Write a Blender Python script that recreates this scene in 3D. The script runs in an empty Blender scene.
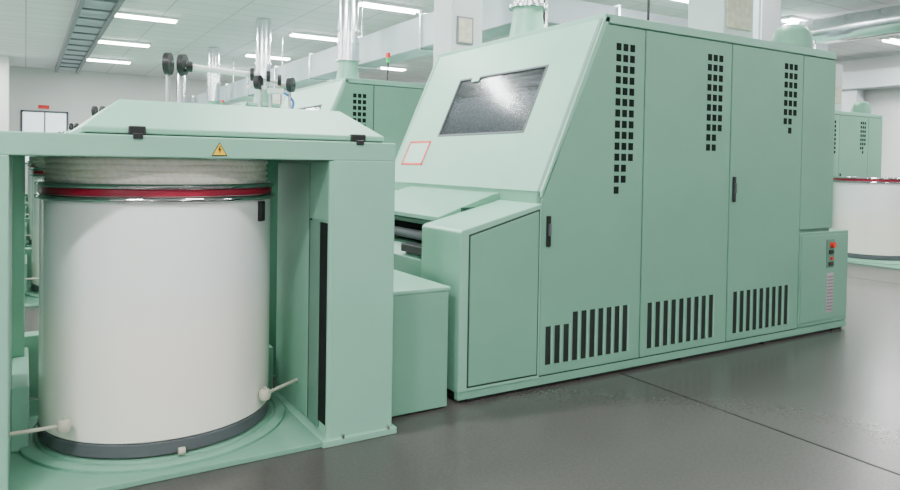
import bpy, bmesh, math, random
from mathutils import Vector, Matrix
random.seed(4)
sc=bpy.context.scene

# ------------------------------------------------------------------ materials
def new_mat(name):
    m=bpy.data.materials.new(name); m.use_nodes=True
    nt=m.node_tree; b=nt.nodes['Principled BSDF']; return m,nt,b
def paint(name,col,rough=.4,metal=0,var=.05,scale=3,bump=0,spec=.5,coat=0):
    m,nt,b=new_mat(name)
    tc=nt.nodes.new('ShaderNodeTexCoord'); n=nt.nodes.new('ShaderNodeTexNoise'); n.inputs['Scale'].default_value=scale; n.inputs['Detail'].default_value=5
    nt.links.new(tc.outputs['Object'],n.inputs['Vector'])
    r=nt.nodes.new('ShaderNodeValToRGB')
    r.color_ramp.elements[0].position=.3; r.color_ramp.elements[1].position=.7
    r.color_ramp.elements[0].color=(*[c*(1-var) for c in col],1); r.color_ramp.elements[1].color=(*[min(1,c*(1+var)) for c in col],1)
    nt.links.new(n.outputs['Fac'],r.inputs['Fac']); nt.links.new(r.outputs['Color'],b.inputs['Base Color'])
    b.inputs['Roughness'].default_value=rough; b.inputs['Metallic'].default_value=metal
    b.inputs['Specular IOR Level'].default_value=spec
    b.inputs['Coat Weight'].default_value=coat
    if bump:
        n2=nt.nodes.new('ShaderNodeTexNoise'); n2.inputs['Scale'].default_value=250; nt.links.new(tc.outputs['Object'],n2.inputs['Vector'])
        bp=nt.nodes.new('ShaderNodeBump'); bp.inputs['Strength'].default_value=bump; bp.inputs['Distance'].default_value=.002
        nt.links.new(n2.outputs['Fac'],bp.inputs['Height']); nt.links.new(bp.outputs['Normal'],b.inputs['Normal'])
    return m
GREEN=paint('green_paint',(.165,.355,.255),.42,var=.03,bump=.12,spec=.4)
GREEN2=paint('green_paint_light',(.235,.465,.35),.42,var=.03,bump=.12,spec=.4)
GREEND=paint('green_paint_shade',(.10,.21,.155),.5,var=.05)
SEAM=paint('seam_dark_green',(.02,.04,.03),.6)
BLACK=paint('black_plastic',(.010,.010,.011),.4)
HOLE=paint('hole_black',(.006,.009,.008),.85,spec=.2)  # black carries the shade inside openings; also colours the floor joints
SLOT=paint('slot_shade_dark',(.016,.020,.018),.7,spec=.3)  # dark tone painted for the shaded depth of the vents
INNER=paint('inner_casing',(.07,.075,.075),.5)
STEEL=paint('galvanised_steel',(.70,.72,.74),.22,metal=1,var=.08,scale=8)
CHROME=paint('chrome',(.60,.60,.62),.08,metal=1,var=.02)
DUCT=paint('duct_painted_sheet',(.46,.53,.57),.4,metal=.2,var=.04)
BOXW=paint('enclosure_pale',(.54,.58,.59),.5)
BEIGE=paint('beige_board',(.56,.53,.42),.7,var=.15,scale=20)
RED=paint('red_band',(.30,.005,.03),.3)
REDL=paint('red_line',(.7,.015,.01),.5)
CREAM=paint('cream_nylon',(.50,.48,.39),.45)
GREYR=paint('grey_rubber',(.09,.10,.11),.6)
YEL=paint('warning_yellow',(.85,.50,.01),.5)
BLUE=paint('blue_cable',(.05,.18,.5),.5)
GRN_L=paint('green_lens',(.02,.5,.12),.3)
RED_L=paint('red_lens',(.8,.03,.02),.3)
WALL=paint('wall_paint',(.64,.65,.64),.7,var=.02,scale=1)
WHITEF=paint('white_frame',(.8,.81,.8),.5)
ROLL=paint('web_covered_roller',(.80,.82,.83),.6,var=.08,scale=40)
TRAYM=paint('tray_grey',(.18,.19,.20),.5)
LABEL=paint('label_pale_green',(.36,.58,.46),.45,var=.02)
GRILL=paint('pink_grey_grill',(.22,.19,.21),.5)
GRILP=paint('grill_plate',(.42,.37,.40),.5)

def can_mat():
    m,nt,b=new_mat('can_translucent_plastic')
    tc=nt.nodes.new('ShaderNodeTexCoord'); s=nt.nodes.new('ShaderNodeSeparateXYZ'); nt.links.new(tc.outputs['Object'],s.inputs[0])
    n=nt.nodes.new('ShaderNodeTexNoise'); n.inputs['Scale'].default_value=4; nt.links.new(tc.outputs['Object'],n.inputs['Vector'])
    ad=nt.nodes.new('ShaderNodeMath'); ad.operation='MULTIPLY_ADD'; ad.inputs[1].default_value=.12
    nt.links.new(n.outputs['Fac'],ad.inputs[0]); nt.links.new(s.outputs['Z'],ad.inputs[2])
    mr=nt.nodes.new('ShaderNodeMapRange'); mr.inputs[1].default_value=.66; mr.inputs[2].default_value=.90
    nt.links.new(ad.outputs[0],mr.inputs[0])
    r=nt.nodes.new('ShaderNodeValToRGB'); r.color_ramp.elements[0].color=(.95,.90,.82,1); r.color_ramp.elements[1].color=(.88,.90,.89,1)
    nt.links.new(mr.outputs[0],r.inputs['Fac']); nt.links.new(r.outputs['Color'],b.inputs['Base Color'])
    b.inputs['Roughness'].default_value=.25; b.inputs['Coat Weight'].default_value=.4
    return m
CAN=can_mat()
def cotton_mat():
    m,nt,b=new_mat('cotton_sliver')
    tc=nt.nodes.new('ShaderNodeTexCoord'); n=nt.nodes.new('ShaderNodeTexNoise'); n.inputs['Scale'].default_value=45; n.inputs['Detail'].default_value=6
    nt.links.new(tc.outputs['Object'],n.inputs['Vector'])
    r=nt.nodes.new('ShaderNodeValToRGB'); r.color_ramp.elements[0].color=(.94,.87,.76,1); r.color_ramp.elements[1].color=(.99,.95,.87,1)
    r.color_ramp.elements[0].position=.35; r.color_ramp.elements[1].position=.6
    nt.links.new(n.outputs['Fac'],r.inputs['Fac']); nt.links.new(r.outputs['Color'],b.inputs['Base Color']); b.inputs['Roughness'].default_value=.95
    b.inputs['Subsurface Weight'].default_value=.2; b.inputs['Subsurface Radius'].default_value=(.02,.02,.015)
    return m
COTTON=cotton_mat()
def floor_mat():
    m,nt,b=new_mat('epoxy_floor')
    tc=nt.nodes.new('ShaderNodeTexCoord')
    n=nt.nodes.new('ShaderNodeTexNoise'); n.inputs['Scale'].default_value=.6; n.inputs['Detail'].default_value=2; n.inputs['Roughness'].default_value=.5
    nt.links.new(tc.outputs['Object'],n.inputs['Vector'])
    n3=nt.nodes.new('ShaderNodeTexNoise'); n3.inputs['Scale'].default_value=60; n3.inputs['Detail'].default_value=4
    nt.links.new(tc.outputs['Object'],n3.inputs['Vector'])
    av=nt.nodes.new('ShaderNodeMath'); av.operation='MULTIPLY_ADD'; av.inputs[1].default_value=.45
    sb=nt.nodes.new('ShaderNodeMath'); sb.operation='MULTIPLY'; sb.inputs[1].default_value=.55
    nt.links.new(n3.outputs['Fac'],sb.inputs[0]); nt.links.new(n.outputs['Fac'],av.inputs[0]); nt.links.new(sb.outputs[0],av.inputs[2])
    r=nt.nodes.new('ShaderNodeValToRGB'); r.color_ramp.elements[0].position=.30; r.color_ramp.elements[1].position=.70
    r.color_ramp.elements[0].color=(.062,.056,.054,1); r.color_ramp.elements[1].color=(.088,.079,.076,1)
    nt.links.new(av.outputs[0],r.inputs['Fac'])
    nt.links.new(r.outputs['Color'],b.inputs['Base Color'])
    b.inputs['Roughness'].default_value=.26
    b.inputs['Specular IOR Level'].default_value=.42
    return m
FLOOR=floor_mat()
def ceil_mat():
    m,nt,b=new_mat('ceiling_tiles')
    tc=nt.nodes.new('ShaderNodeTexCoord'); br=nt.nodes.new('ShaderNodeTexBrick')
    br.offset=0; br.inputs['Scale'].default_value=1; br.inputs['Brick Width'].default_value=1.2; br.inputs['Row Height'].default_value=.6; br.inputs['Mortar Size'].default_value=.014
    br.inputs['Color1'].default_value=(.86,.87,.87,1); br.inputs['Color2'].default_value=(.80,.82,.82,1); br.inputs['Mortar'].default_value=(.52,.55,.55,1)
    nt.links.new(tc.outputs['Object'],br.inputs['Vector']); nt.links.new(br.outputs['Color'],b.inputs['Base Color']); b.inputs['Roughness'].default_value=.8
    return m
CEIL=ceil_mat()
def emis(name,col,s):
    m,nt,b=new_mat(name); b.inputs['Emission Color'].default_value=(*col,1); b.inputs['Emission Strength'].default_value=s; b.inputs['Base Color'].default_value=(.8,.8,.8,1); return m
TUBE=emis('fluorescent_tube',(.97,1,.99),34)
PANE=emis('window_daylight',(.62,.78,.85),1.6)
def glass_mat():
    m,nt,b=new_mat('smoked_window')
    b.inputs['Base Color'].default_value=(.07,.075,.08,1); b.inputs['Roughness'].default_value=.14
    tr=nt.nodes.new('ShaderNodeBsdfTransparent'); tr.inputs[0].default_value=(.80,.83,.86,1)
    tc=nt.nodes.new('ShaderNodeTexCoord'); n=nt.nodes.new('ShaderNodeTexNoise'); n.inputs['Scale'].default_value=95; n.inputs['Detail'].default_value=1; nt.links.new(tc.outputs['Object'],n.inputs['Vector'])
    mr=nt.nodes.new('ShaderNodeMapRange'); mr.inputs[1].default_value=.42; mr.inputs[2].default_value=.58; mr.inputs[3].default_value=.20; mr.inputs[4].default_value=.90
    nt.links.new(n.outputs['Fac'],mr.inputs[0])
    mx=nt.nodes.new('ShaderNodeMixShader'); nt.links.new(mr.outputs[0],mx.inputs[0]); nt.links.new(b.outputs[0],mx.inputs[1]); nt.links.new(tr.outputs[0],mx.inputs[2])
    out=nt.nodes['Material Output']; nt.links.new(mx.outputs[0],out.inputs[0]); return m
GLASS=glass_mat()

# ------------------------------------------------------------------ helpers
def root(name,loc=(0,0,0)):
    e=bpy.data.objects.new(name,None); e.location=loc; e.empty_display_size=.2
    sc.collection.objects.link(e); return e
def finish(name,bm,mat,parent,bev=0,smooth=False):
    bmesh.ops.recalc_face_normals(bm,faces=bm.faces)
    me=bpy.data.meshes.new(name); bm.to_mesh(me); bm.free()
    if smooth:
        for p in me.polygons: p.use_smooth=True
        me.set_sharp_from_angle(angle=math.radians(40))
    me.materials.append(mat)
    o=bpy.data.objects.new(name,me); sc.collection.objects.link(o)
    if parent is not None:
        o.parent=parent; o.location=-Vector(parent.location)
    if bev:
        b=o.modifiers.new('bevel','BEVEL'); b.width=bev; b.segments=2; b.limit_method='ANGLE'; b.angle_limit=math.radians(35)
    return o
def addbox(bm,x0,x1,y0,y1,z0,z1):
    vs=[bm.verts.new((x,y,z)) for x in (x0,x1) for y in (y0,y1) for z in (z0,z1)]
    for f in ((0,1,3,2),(4,6,7,5),(0,4,5,1),(2,3,7,6),(0,2,6,4),(1,5,7,3)): bm.faces.new([vs[i] for i in f])
def box(name,x0,x1,y0,y1,z0,z1,mat,parent,bev=.004):
    bm=bmesh.new(); addbox(bm,x0,x1,y0,y1,z0,z1); return finish(name,bm,mat,parent,bev)
def boxes(name,lst,mat,parent,bev=0):
    bm=bmesh.new()
    for b in lst: addbox(bm,*b)
    return finish(name,bm,mat,parent,bev)
def addprism(bm,pts,y0,y1):
    a=[bm.verts.new((x,y0,z)) for x,z in pts]; b=[bm.verts.new((x,y1,z)) for x,z in pts]
    bm.faces.new(a); bm.faces.new(b[::-1])
    n=len(pts)
    for i in range(n): bm.faces.new((a[i],b[i],b[(i+1)%n],a[(i+1)%n]))
def prism(name,pts,y0,y1,mat,parent,bev=.004):
    bm=bmesh.new(); addprism(bm,pts,y0,y1); return finish(name,bm,mat,parent,bev)
def addcyl(bm,p0,p1,r,r2=None,seg=24):
    p0=Vector(p0);p1=Vector(p1); d=p1-p0; r2=r if r2 is None else r2
    q=Vector((0,0,1)).rotation_difference(d).to_matrix().to_4x4()
    bmesh.ops.create_cone(bm,cap_ends=True,segments=seg,radius1=r,radius2=r2,depth=d.length,matrix=Matrix.Translation((p0+p1)/2)@q)
def cyl(name,p0,p1,r,mat,parent,r2=None,seg=24):
    bm=bmesh.new(); addcyl(bm,p0,p1,r,r2,seg); return finish(name,bm,mat,parent,0,True)
def cyls(name,lst,mat,parent,seg=20):
    bm=bmesh.new()
    for l in lst: addcyl(bm,*l,seg=seg)
    return finish(name,bm,mat,parent,0,True)
def lathe(name,prof,cx,cy,mat,parent,seg=96):
    bm=bmesh.new(); rings=[]
    for r,z in prof:
        rings.append([bm.verts.new((cx+r*math.cos(2*math.pi*i/seg),cy+r*math.sin(2*math.pi*i/seg),z)) for i in range(seg)])
    for a,b in zip(rings,rings[1:]):
        for i in range(seg): bm.faces.new((a[i],a[(i+1)%seg],b[(i+1)%seg],b[i]))
    if prof[0]!=prof[-1]:
        bm.faces.new(rings[0]); bm.faces.new(rings[-1])
    return finish(name,bm,mat,parent,0,True)
def tube(name,pts,r,mat,parent):
    cu=bpy.data.curves.new(name,'CURVE'); cu.dimensions='3D'; cu.bevel_depth=r; cu.bevel_resolution=3
    s=cu.splines.new('NURBS'); s.points.add(len(pts)-1)
    for p,c in zip(s.points,pts): p.co=(*c,1)
    s.use_endpoint_u=True; s.order_u=3
    cu.materials.append(mat); o=bpy.data.objects.new(name,cu); sc.collection.objects.link(o); o.parent=parent; o.location=-Vector(parent.location); return o
def inst(src,off):
    e=bpy.data.objects.new(src.name.split('.')[0],None); e.location=Vector(src.location)+Vector(off); sc.collection.objects.link(e)
    for c in list(src.children):
        k=c.copy(); k.parent=e; sc.collection.objects.link(k)
    return e

# ------------------------------------------------------------------ carding machine
YF,YB=3.51,5.76
X0,X1,X2,X3,X4,X5,X6,X7=2.223,2.833,3.745,4.699,5.644,6.402,3.369,6.131
ZC,ZT,ZR=1.277,2.41,2.486
def slope_x(z): return X1+(X6-X1)*(z-ZC)/(ZR-ZC)
M=root('carding_machine',(4.3,4.6,0))
prof=[(X1,.03),(X1,ZC),(X6-.02,ZR-.03),(X7-.01,ZR-.03),(X7-.01,.86),(X5-.02,.86),(X5-.02,.03)]
prism('side_frame_front',prof,YF+.014,YF+.05,GREEND,M,.003)
prism('side_frame_rear',prof,YB-.04,YB,GREEN,M,.003)
core=[(X1+.42,.03),(X1+.42,ZC),(X6+.40,ZR-.05),(X7-.02,ZR-.05),(X7-.02,.03)]
prism('inner_core',core,YF+.05,YB-.04,INNER,M,0)
box('rear_upper_cover',X7-.02,X7,YF+.05,YB-.04,.9,ZR-.03,GREEN,M)
box('roof_cap',X6-.015,X7+.004,YF-.004,YB+.004,ZT+.012,ZR,GREEN2,M,.006)
def slope_plate(name,y0,y1,z0,z1,mat,t=.02,out=0.0,bev=.003):
    nx,nz=-(ZR-ZC),(X6-X1); L=math.hypot(nx,nz); nx/=L;nz/=L
    pts=[]
    for z,s in ((z0,out),(z1,out),(z1,out-t),(z0,out-t)):
        pts.append((slope_x(z)+nx*s,z+nz*s))
    bm=bmesh.new(); addprism(bm,pts,y0,y1); return finish(name,bm,mat,M,bev)
wy0,wy1,wz0,wz1=3.955,5.13,1.685,2.165
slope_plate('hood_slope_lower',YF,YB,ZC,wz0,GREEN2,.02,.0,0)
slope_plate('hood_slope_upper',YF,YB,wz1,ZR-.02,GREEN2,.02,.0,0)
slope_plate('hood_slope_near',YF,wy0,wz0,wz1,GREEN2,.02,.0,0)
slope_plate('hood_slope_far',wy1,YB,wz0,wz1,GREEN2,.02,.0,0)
slope_plate('window_pane',wy0,wy1,wz0,wz1,GLASS,.005,-.006,0)
for n,a in (('window_gasket_low',(wy0-.012,wy1+.012,wz0-.010,wz0+.004)),('window_gasket_top',(wy0-.012,wy1+.012,wz1-.004,wz1+.010)),
            ('window_gasket_near',(wy0-.012,wy0+.004,wz0,wz1)),('window_gasket_far',(wy1-.004,wy1+.012,wz0,wz1))):
    slope_plate(n,*a,GREYR,.01,.004,0)
slope_plate('window_notch',wy1-.30,wy1-.19,wz1-.030,wz1+.012,GREEN2,.01,.006,0)
cyls('carding_roller',[((slope_x(1.80)+.25,wy0-.2,1.82),(slope_x(1.80)+.25,wy1+.2,1.82),.20)],ROLL,M,48)
cyls('guide_rollers',[((slope_x(2.05)+.17,wy0-.2,2.11),(slope_x(2.05)+.17,wy1+.2,2.11),.06),((slope_x(1.66)+.11,wy0-.2,1.60),(slope_x(1.66)+.11,wy1+.2,1.60),.05)],STEEL,M,32)
ly0,ly1,lz0,lz1=5.22,5.60,1.43,1.64
slope_plate('label_sheet',ly0,ly1,lz0,lz1,LABEL,.003,.002,0)
for n,a in (('label_edge_a',(ly0,ly1,lz0,lz0+.016)),('label_edge_b',(ly0,ly1,lz1-.016,lz1)),('label_edge_c',(ly0,ly0+.024,lz0,lz1)),('label_edge_d',(ly1-.024,ly1,lz0,lz1))):
    slope_plate(n,*a,REDL,.004,.004,0)
g=.006
Zd=.085
def sx(z): return slope_x(z)+.055
d1=[(X1+g,Zd),(X1+g,1.22),(sx(ZT)-.02,ZT),(X2-g,ZT),(X2-g,Zd)]
prism('door_panel_1',d1,YF-.006,YF+.016,GREEN,M,.004)
box('door_panel_2',X2+g,X3-g,YF-.006,YF+.016,Zd,ZT,GREEN,M)
box('door_panel_3',X3+g,X4-g,YF-.006,YF+.016,Zd,ZT,GREEN,M)
boxes('door_gaps',[(x-.005,x+.005,YF+.006,YF+.015,Zd,ZT) for x in (X2,X3,X4)],SEAM,M)
boxes('door_bottom_gap',[(X1,X4,YF+.004,YF+.013,Zd-.010,Zd+.004)],SEAM,M)
prism('hood_edge_trim',[(X1,1.24),(X1,ZC),(X6,ZR-.02),(X6+.03,ZR-.02),(X6+.03,ZR-.04)],YF-.004,YF+.03,GREEN2,M,.002)
prism('upper_end_panel',[(X4+g,.93),(X4+g,ZT),(X7,ZT),(X7,.93)],YF-.004,YF+.016,GREEN,M)
box('plinth',X0,X5,YF,YF+.045,.022,Zd-.010,GREEN,M,.003)
boxes('base_skirt',[(X0+.02,X5-.02,YF+.03,YB-.03,.0,.04)],BLACK,M)
boxes('levelling_feet',[(x,x+.1,y,y+.1,0,.03) for x in (2.3,3.2,4.2,5.2,6.2) for y in (3.52,5.6)],BLACK,M)
sq=[]
def holes(xr,ztop,cnts,p=.076,s=.050):
    for c,n in enumerate(cnts):
        x=xr-(len(cnts)-1-c)*p*.86
        for r in range(n):
            z=ztop-r*p
            sq.append((x-s/2*.92,x+s/2*.92,YF-.0075,YF,z-s/2,z+s/2))
holes(3.615,2.27,(14,13,11)); holes(4.565,2.285,(10,10,8)); holes(5.53,2.30,(7,8,6))
boxes('perforation_shade_squares',sq,HOLE,M)  # raised black squares; the darkness of open holes is put into the colour
sl=[]
def slots(xs,w,n,z0,zt):
    for i in range(n):
        x=xs+i*w/(n-1); sl.append((x-.022,x+.022,YF-.0075,YF,z0,zt(i)))
slots(2.905,.69,10,.15,lambda i:.40 if i<3 else .475)
slots(3.84,.67,9,.14,lambda i:.47); slots(4.80,.67,9,.14,lambda i:.47)
boxes('vent_slot_shade_bars',sl,SLOT,M)  # solid dark bars on the doors carry the shade of open slots
boxes('vent_slot_lips',[(b-.002,b+.012,YF-.014,YF-.006,e,f) for a,b,c,d,e,f in sl],GREEN2,M)
for i,(x,z) in enumerate(((X1+.055,1.02),(X3+.05,1.28))):
    box('door_handle_%d'%(i+1),x-.016,x+.016,YF-.022,YF-.004,z-.10,z+.10,BLACK,M,.006)
    box('door_latch_%d'%(i+1),x-.009,x+.009,YF-.034,YF-.02,z-.03,z+.05,GREYR,M,.003)
cx=X5-.30
box('low_cabinet',X4+.012,X5,YF-.002,YB-.5,.085,.90,GREEN,M,.006)
box('low_cabinet_panel',X4+.03,X5-.015,YF-.010,YF,.12,.87,GREEN,M,.004)
box('cabinet_switch_plate',cx-.06,cx+.06,YF-.016,YF-.008,.58,.83,GREEND,M,.003)
bm=bmesh.new()
for i in range(11): addbox(bm,cx-.035,cx+.045,YF-.018,YF-.01,.20+i*.029,.213+i*.029)
finish('cabinet_grill',bm,GRILL,M)
box('cabinet_grill_plate',cx-.045,cx+.055,YF-.014,YF-.008,.18,.53,GRILP,M,.002)
cyls('cabinet_red_button',[((cx+.01,YF-.012,.78),(cx+.01,YF-.045,.78),.024),((cx+.01,YF-.012,.66),(cx+.01,YF-.03,.66),.014)],RED_L,M)
boxes('cabinet_switches',[(cx-.03,cx+.04,YF-.022,YF-.01,.70,.735),(cx-.03,cx+.04,YF-.022,YF-.01,.595,.63)],BLACK,M,.002)
for tag,(a,b) in (('near',(YF,3.99)),('far',(5.28,YB))):
    prism('feed_cover_'+tag,[(X0,.06),(X0,1.035),(X0+.02,1.05),(X1+.01,1.20),(X1+.01,.06)],a,b,GREEN2,M,.008)
prism('feed_cover_door',[(X0+.07,.10),(X0+.07,1.01),(X1-.02,1.15),(X1-.02,.10)],YF-.008,YF+.01,GREEN,M,.004)
prism('feed_cover_seam',[(X0+.06,.09),(X0+.06,1.02),(X1-.01,1.165),(X1-.01,.09)],YF-.002,YF+.01,SEAM,M,0)
box('hood_lip_riser',X1+.006,X1+.04,YF+.01,YB-.01,1.15,ZC,GREEN,M,.002)
prism('web_tray',[(X1+.01,ZC-.03),(X1-.05,ZC-.04),(X0+.12,1.09),(X0+.12,1.06),(X1+.01,1.20)],3.985,5.285,GREEN,M,.003)
prism('inlet_body',[(X0+.03,.06),(X0+.03,.80),(X0+.14,.86),(X1+.3,.86),(X1+.3,.06)],3.985,5.285,GREEN,M,.006)
box('inlet_shade_block',X0+.30,X1+.3,3.985,5.285,.86,1.15,HOLE,M,0)  # solid black block in place of the inlet's shaded depth
cyls('doffer_rollers',[((X0+.21,3.98,.925),(X0+.21,5.29,.925),.035)],GREYR,M)
cyls('scraper_bar',[((X0+.19,3.98,1.035),(X0+.19,5.29,1.035),.022)],GREEND,M)
box('sensor_box',X0+.03,X0+.12,4.02,4.34,.83,.885,BLACK,M)
ex,ey=4.24,5.52
lathe('exhaust_cone',[(.24,ZR-.01),(.24,ZR+.06),(.20,ZR+.10),(.15,ZR+.42),(.15,ZR+.50)],ex,ey,GREEN2,M,40)
lathe('exhaust_flange',[(.19,ZR+.5),(.19,ZR+.53),(.14,ZR+.53)],ex,ey,STEEL,M,40)
cyl('exhaust_pipe',(ex,ey,ZR+.52),(ex,ey,4.38),.15,STEEL,M,seg=40)
cyls('exhaust_clamps',[((ex,ey,z),(ex,ey,z+.035),.17) for z in (3.25,3.45,3.95)],STEEL,M)
lathe('filter_dome',[(.17,ZR-.01),(.17,ZR+.10),(.155,ZR+.17),(.12,ZR+.22),(.06,ZR+.25),(.01,ZR+.255)],5.86,3.76,GREEN,M,40)
cyls('beacon_pole',[((4.08,3.80,ZR-.01),(4.08,3.80,2.76),.010)],BLACK,M)
cyl('beacon_red',(4.08,3.80,2.83),(4.08,3.80,2.89),.03,RED_L,M); cyl('beacon_green',(4.08,3.80,2.76),(4.08,3.80,2.82),.03,GRN_L,M)
box('roof_junction_box',5.30,5.72,4.05,4.45,ZR-.01,3.45,BOXW,M,.01)
box('roof_junction_board',5.33,5.67,4.035,4.05,2.70,3.02,BEIGE,M,.004)

# ------------------------------------------------------------------ coiler
C=root('sliver_coiler',(.65,4.0,0))
BX0,BX1,BY0,BY1=-.42,1.682,3.313,4.85
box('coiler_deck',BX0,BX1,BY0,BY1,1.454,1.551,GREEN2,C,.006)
def hip(name,x0,x1,y0,y1,z0,dx0,dx1,dy,z1,mat,par):
    bm=bmesh.new()
    b=[bm.verts.new(p) for p in ((x0,y0,z0),(x1,y0,z0),(x1,y1,z0),(x0,y1,z0))]
    m=[bm.verts.new((v.co.x,v.co.y,z0+.025)) for v in b]
    t=[bm.verts.new(p) for p in ((x0+dx0,y0+dy,z1),(x1-dx1,y0+dy,z1),(x1-dx1,y1-dy,z1),(x0+dx0,y1-dy,z1))]
    bm.faces.new(b); bm.faces.new(t)
    for A,B in ((b,m),(m,t)):
        for i in range(4): bm.faces.new((A[i],A[(i+1)%4],B[(i+1)%4],B[i]))
    return finish(name,bm,mat,par,.006)
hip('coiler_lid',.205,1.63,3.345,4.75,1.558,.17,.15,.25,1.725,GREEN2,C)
boxes('lid_gasket',[(.215,1.62,3.352,4.74,1.548,1.56)],SEAM,C)
boxes('lid_hinges',[(.385,.455,3.325,3.36,1.548,1.592),(1.435,1.515,3.325,3.36,1.548,1.592)],BLACK,C,.006)
boxes('lid_hinge_leaves',[(.40,.44,3.303,3.33,1.535,1.56),(1.455,1.495,3.303,3.33,1.535,1.56)],BLACK,C,.004)
def tri(name,cx,cz,s,y,mat):
    prism(name,[(cx-s,cz-s*.85),(cx+s,cz-s*.85),(cx,cz+s*.9)],y-.002,y+.002,mat,C,0)
tri('warning_border',.768,1.497,.036,BY0-.001,BLACK); tri('warning_sign',.768,1.496,.030,BY0-.003,YEL)
prism('warning_bolt',[(.768,1.512),(.761,1.494),(.768,1.494),(.765,1.478),(.776,1.498),(.769,1.498),(.772,1.512)],BY0-.007,BY0-.004,BLACK,C,0)
PX0,PX1=1.316,1.682
box('upright_right',PX0+.012,PX1,BY0,4.16,.03,1.456,GREEN2,C,.006)
box('upright_right_side_panel',PX0,PX0+.02,3.62,4.176,.05,1.44,GREEN,C,.006)
box('upright_right_cheek',PX0-.004,PX0+.02,BY0+.002,3.335,.03,1.45,GREEN2,C,.003)
box('upright_right_head',PX0,PX0+.02,3.34,3.61,1.14,1.45,GREEN,C,.004)
box('upright_slot_shade',PX0+.004,PX0+.02,3.34,3.46,.09,1.13,HOLE,C,0)  # black strip, coloured to give the shade of an open gap
box('upright_slot_plate',PX0,PX0+.02,3.462,3.60,.05,1.13,GREEND,C,.004)
boxes('upright_seam',[(PX0+.002,PX0+.02,3.602,3.618,.05,1.44)],SEAM,C)
box('upright_right_foot',PX0-.03,PX1+.02,BY0-.02,4.20,0,.035,GREEN2,C,.004)
cyls('foot_bolts',[((PX0+.08,BY0-.012,.03),(PX0+.08,BY0-.012,.05),.01),((PX1-.03,BY0-.012,.03),(PX1-.03,BY0-.012,.05),.01)],CHROME,C)
box('upright_left',-.41,-.055,BY0,4.16,.03,1.456,GREEN2,C,.006)
box('upright_left_rear',-.16,.0,4.5,4.66,.03,1.456,GREEN,C,.006)
box('upright_right_rear',1.32,1.5,4.5,4.66,.03,1.456,GREEND,C,.006)
box('base_plate',-.40,PX0-.03,BY0,4.72,0,.028,GREEN,C,.004)
lathe('turntable',[(.66,.026),(.66,.042),(.645,.05),(.61,.05),(.605,.040),(.59,.040),(.585,.052),(.02,.052)],.63,4.02,GREEN,C)
box('rear_cross_beam',-.05,1.34,4.73,4.86,.03,.40,GREEN,C,.006)
box('guide_rail_left',-.055,.02,3.9,4.72,.03,.34,GREEN2,C,.006)
box('guide_rail_right',1.24,1.31,4.2,4.72,.03,.30,GREEN2,C,.006)
cyls('guide_arms',[((-.055,3.57,.235),(.13,3.60,.225),.009),((1.10,3.63,.215),(1.32,3.78,.215),.009)],CREAM,C)
def knob(name,x,y,z):
    lathe(name,[(.005,z-.030),(.026,z-.026),(.031,z-.01),(.031,z+.010),(.024,z+.024),(.010,z+.028),(.010,z+.036)],x,y,CREAM,C,24)
knob('guide_roller_left',.155,3.602,.225); knob('guide_roller_right',1.085,3.62,.215)
cyls('caster_wheels',[((.62,3.43,.072),(.65,3.43,.072),.018)],CREAM,C)
ys=3.92
def wheel(x,y,z,r,t=.03,a=0):
    c,s=math.cos(math.radians(a))*t/2,math.sin(math.radians(a))*t/2
    return ((x-c,y+s,z),(x+c,y-s,z),r)
cyls('guide_posts',[((.64,ys,1.72),(.64,ys,1.93),.011),((.715,ys+.05,1.72),(.715,ys+.05,1.93),.011),((1.13,ys,1.72),(1.13,ys,1.92),.012),((1.22,ys+.1,1.72),(1.22,ys+.1,1.9),.010),((1.30,ys,1.72),(1.30,ys,1.86),.009)],STEEL,C,12)
cyls('guide_bar',[((.70,ys,1.945),(1.10,ys,1.925),.017),((1.08,ys,1.915),(1.30,ys+.05,1.89),.010)],WHITEF,C,16)
cyls('guide_wheels',[wheel(.635,ys-.04,1.945,.058,.028,26),wheel(.715,ys,1.95,.058,.028,30),wheel(.745,ys,1.945,.03,.03),wheel(1.085,ys,1.93,.038,.02,20),wheel(1.11,ys-.03,1.885,.040,.028,40),wheel(1.17,ys-.02,1.925,.034,.02,20),wheel(1.24,ys,1.91,.034,.02,20),wheel(1.30,ys-.02,1.885,.042,.028,40)],BLACK,C,28)
cyls('guide_hubs',[wheel(.635,ys-.04,1.945,.016,.05,26),wheel(.715,ys,1.95,.016,.05,30),wheel(1.11,ys-.03,1.885,.012,.05,40),wheel(1.30,ys-.02,1.885,.012,.05,40)],CHROME,C,16)
boxes('guide_bracket',[(1.06,1.16,ys-.03,ys+.03,1.85,1.868),(1.18,1.26,ys-.02,ys+.04,1.83,1.86)],WHITEF,C,.004)
tube('pneumatic_hose',[(1.26,ys,1.84),(1.31,ys,1.82),(1.33,ys,1.77),(1.30,ys,1.72)],.007,BLUE,C)

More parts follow.
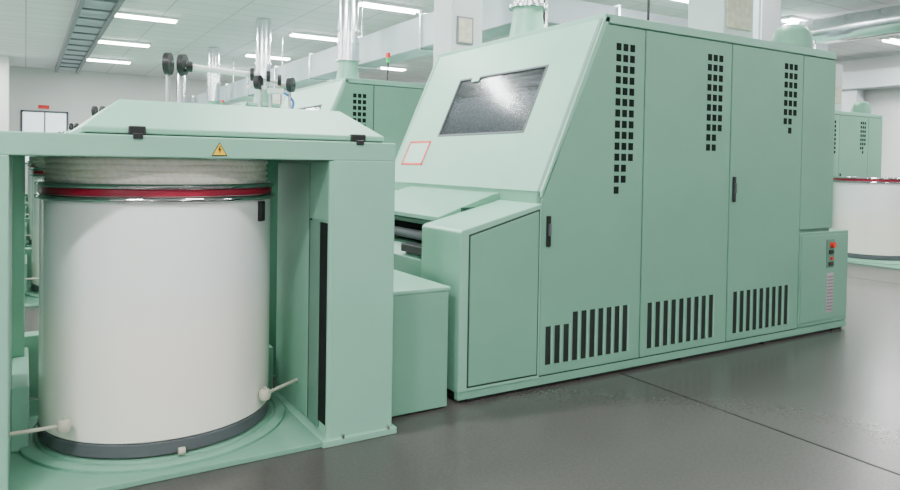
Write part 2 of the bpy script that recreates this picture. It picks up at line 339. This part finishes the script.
# ------------------------------------------------------------------ can
def make_can(name,cx,cy):
    K=root(name,(cx,cy,.055)); R=.57
    lathe('can_body',[(R-.012,.12),(R,.13),(R,1.22),(R-.004,1.325),(R-.02,1.325),(R-.02,.12)],cx,cy,CAN,K,128)
    lathe('can_base_band',[(.02,.055),(R-.03,.055),(R+.002,.062),(R+.004,.118),(R-.01,.124)],cx,cy,GREYR,K,128)
    lathe('can_red_band',[(R+.002,1.272),(R+.007,1.274),(R+.007,1.302),(R+.002,1.304)],cx,cy,RED,K,128)
    for i,z in enumerate((1.256,1.318)):
        pr=[(R+.010+.014*math.cos(t*math.pi/6),z+.014*math.sin(t*math.pi/6)) for t in range(12)]; pr.append(pr[0])
        lathe('can_chrome_ring_%d'%(i+1),pr,cx,cy,CHROME,K,128)
    bm=bmesh.new(); seg=600; nl=6; sub=7; lay=nl*sub; z0,z1=1.27,1.452; rings=[]
    for j in range(lay+1):
        t=j/lay; ring=[]
        L=t*nl; li=min(int(L),nl-1); fr=L-li
        for i in range(seg):
            th=2*math.pi*i/seg
            ro=abs(math.sin(th*46+li*1.3+fr*1.5))**.6
            rr=.540+.013*math.sin(fr*math.pi)**.7*(.35+.65*ro)+.002*math.sin(th*9+li*2)
            z=z0+(z1-z0)*t+.003*math.sin(th*7+li)*(1-abs(2*t-1))
            ring.append(bm.verts.new((cx+rr*math.cos(th),cy+rr*math.sin(th),z)))
        rings.append(ring)
    for a,b in zip(rings,rings[1:]):
        for i in range(seg): bm.faces.new((a[i],a[(i+1)%seg],b[(i+1)%seg],b[i]))
    bm.faces.new(rings[-1])
    finish('cotton_coil',bm,COTTON,K,0,True)
    a=math.radians(-42)
    px,py=cx+(R+.008)*math.cos(a),cy+(R+.008)*math.sin(a)
    o=box('can_latch',-.012,.012,-.024,.024,1.13,1.235,BLACK,None,.005)
    o.parent=K; o.location=(px-cx,py-cy,-.055); o.rotation_euler=(0,0,a)
    return K
K1=make_can('sliver_can',.63,4.02)

S=root('step_box',(1.92,3.8,0))
box('cabinet_body',1.71,2.135,3.49,4.3,.012,.70,GREEN,S,.006)
box('cabinet_top',1.705,2.145,3.485,4.31,.70,.722,GREEN2,S,.005)
box('cabinet_kick',1.73,2.12,3.51,4.28,0,.012,BLACK,S,0)

for k in range(1,5):
    inst(M,(0,4.5*k,0)); inst(C,(0,4.5*k,0)); inst(K1,(0,4.5*k,0)); inst(S,(0,4.5*k,0))
for k in range(3): inst(M,(7.6,3.44+4.5*k,0))
K2=inst(K1,(11.12,2.06,-.0))
for c in K2.children:
    if c.name.startswith('cotton'): c.location.z-=.145
P=root('can_platform',(11.8,6.0,0))
lathe('platform_disc',[(.80,0),(.80,.03),(.77,.052),(.02,.052)],11.75,6.08,GREEN,P,64)
box('platform_plate',10.9,12.75,5.15,6.95,0,.02,GREEN,P,.004)

# ------------------------------------------------------------------ building
RX0,RX1,RY0,RY1,H=-3.2,19.0,-6.0,27.0,4.4
box('floor',RX0,RX1,RY0,RY1,-.1,0,FLOOR,None,0)
J=root('floor_joint',(0,0,0))
boxes('joint_lines',[(x-.006,x+.006,RY0,RY1,-.001,.0008) for x in (-2.4,3.56,9.5,15.5)],HOLE,J)
box('ceiling',RX0,RX1,RY0,RY1,H,H+.1,CEIL,None,0)
box('wall_back',RX0-.1,RX1+.1,RY1,RY1+.1,-.1,H+.1,WALL,None,0)
box('wall_front',RX0-.1,RX1+.1,RY0-.1,RY0,-.1,H+.1,WALL,None,0)
box('wall_left',RX0-.1,RX0,RY0,RY1,-.1,H+.1,WALL,None,0)
box('wall_right',RX1,RX1+.1,RY0,RY1,-.1,H+.1,WALL,None,0)
box('baseboard_back',RX0,RX1,RY1-.02,RY1,0,.15,TRAYM,None,0)
box('baseboard_right',RX1-.02,RX1,RY0,RY1,0,.15,TRAYM,None,0)
E=root('structural_column',(-.8,24.8,0))
box('shaft',-1.2,-.42,24.4,25.2,0,H,WALL,E,.01); box('plinth',-1.22,-.40,24.38,25.22,0,.15,TRAYM,E,.005)
W=root('window_1',(.55,27,2.1))
box('pane',-.08,1.18,26.975,26.995,1.25,2.92,PANE,W,0)
boxes('frame',[(-.14,-.08,26.95,27,1.2,2.98),(1.18,1.24,26.95,27,1.2,2.98),(-.14,1.24,26.95,27,2.92,2.98),(-.14,1.24,26.95,27,1.2,1.25),(.53,.57,26.95,27,1.2,2.95)],GREYR,W,.004)
Sg=root('wall_sign',(.5,26.97,3.2)); box('sign_plate',.36,.68,26.97,26.995,3.05,3.17,REDL,Sg,.003)
T=root('ceiling_cable_tray',(1.15,14,4.3))
boxes('rails',[(.82,.90,2,26.5,4.24,H),(1.42,1.50,2,26.5,4.24,H)],TRAYM,T,.004)
boxes('tray_bed',[(.9,1.42,2,26.5,4.33,H)],DUCT,T)
boxes('rungs',[(.9,1.42,y*1.0,y+.05,4.26,4.30) for y in range(3,26)],TRAYM,T)
D=root('air_duct',(4.9,15,3.3))
boxes('duct_run',[(4.70,5.10,6.3,25,3.05,3.5)],DUCT,D,.01)
boxes('duct_flanges',[(4.67,5.13,y,y+.05,3.02,3.53) for y in (6.3,8.5,10.7,12.9,15.1,17.3,19.5,21.7,24)],STEEL,D,.004)
cyls('duct_hangers',[((4.68,y,3.5),(4.68,y,4.4),.012) for y in (7,11.5,16,20.5)]+[((5.12,y,3.5),(5.12,y,4.4),.012) for y in (7,11.5,16,20.5)],STEEL,D)
V=root('vertical_duct',(4.15,6.6,3))
box('shaft',3.93,4.33,6.45,6.85,2.2,H,BOXW,V,.01)
box('access_panel',3.99,4.2,6.435,6.45,2.75,3.05,TRAYM,V,.004)
box('access_pane',4.01,4.18,6.43,6.436,2.77,3.03,BEIGE,V,.002)
R=root('round_duct',(12.85,10,4.15))
cyl('pipe',(12.85,1,4.05),(12.85,26,4.05),.25,STEEL,R,seg=48)
cyls('pipe_collars',[((12.85,y,4.05),(12.85,y+.05,4.05),.265) for y in range(2,26,2)],STEEL,R)
Q=root('support_column',(7.3,5.1,0))
box('shaft',7.08,7.5,4.95,5.35,0,H,DUCT,Q,.01)
box('panel',7.12,7.46,4.935,4.95,2.6,3.4,BOXW,Q,.004)
U=root('wall_duct',(18.6,12,3.9))
boxes('run',[(18.35,18.85,4,24,3.55,4.0)],BOXW,U,.01)
boxes('drops',[(18.45,18.8,y,y+.5,2.3,3.56) for y in (6.2,10,14)],BOXW,U,.01)
X=root('cross_duct',(6,7.5,3.6))
boxes('run',[(5.25,12.5,7.3,7.65,3.35,3.72)],DUCT,X,.01)
boxes('flanges',[(x,x+.05,7.27,7.68,3.32,3.75) for x in (5.6,7.2,8.8,10.4,12)],STEEL,X,.004)

# ------------------------------------------------------------------ lamps
lm=None
def mk(x,y,power):
    global lm
    L=bpy.data.objects.new('ceiling_lamp',None); L.location=(x,y,H); sc.collection.objects.link(L)
    if lm is None:
        bm=bmesh.new(); addbox(bm,-.64,.64,-.15,.15,-.05,0); h=finish('housing',bm,WHITEF,None,.006)
        bm=bmesh.new()
        for yy in (-.08,.08): addcyl(bm,(-.6,yy,-.07),(.6,yy,-.07),.022,seg=12)
        t=finish('tubes',bm,TUBE,None,0,True)
        lm=(h,t)
        for o in lm: o.parent=L; o.location=(0,0,0)
    else:
        for s in lm:
            o=s.copy(); o.parent=L; sc.collection.objects.link(o)
    ld=bpy.data.lights.new('lamp_light','AREA'); ld.shape='RECTANGLE'; ld.size=1.25; ld.size_y=.3; ld.energy=power; ld.color=(.98,1,.99)
    lo=bpy.data.objects.new('lamp_light',ld); sc.collection.objects.link(lo); lo.parent=L; lo.location=(0,0,-.10)
for x in (-1.6,2.1,5.8,9.5,13.2,16.9):
    for y in (-2.6,1.0,4.6,8.2,11.8,15.6,19.4,23.2):
        p=165
        if y<2: p=55 if x>0 else 215
        mk(x,y,p)
w=bpy.data.worlds.new('world'); sc.world=w; w.use_nodes=True; w.node_tree.nodes['Background'].inputs[0].default_value=(.8,.9,1,1); w.node_tree.nodes['Background'].inputs[1].default_value=.3

# ------------------------------------------------------------------ camera
f,yaw,pitch,roll,cy=696.084,.548,-.019,.016,176.39
cam=bpy.data.cameras.new('camera'); co=bpy.data.objects.new('camera',cam); sc.collection.objects.link(co); sc.camera=co
cam.sensor_width=36; cam.sensor_fit='HORIZONTAL'; cam.lens=36*f/900; cam.shift_y=-(245-cy)/900; cam.clip_start=.05; cam.clip_end=200
fw=Vector((math.sin(yaw)*math.cos(pitch),math.cos(yaw)*math.cos(pitch),math.sin(pitch)))
rt=Vector((math.cos(yaw),-math.sin(yaw),0)); up=rt.cross(fw)
c_,s_=math.cos(roll),math.sin(roll)
rt2=rt*c_+up*s_; up2=-rt*s_+up*c_
m=Matrix((rt2,up2,-fw)).transposed().to_4x4(); m.translation=Vector((0,0,1.45)); co.matrix_world=m
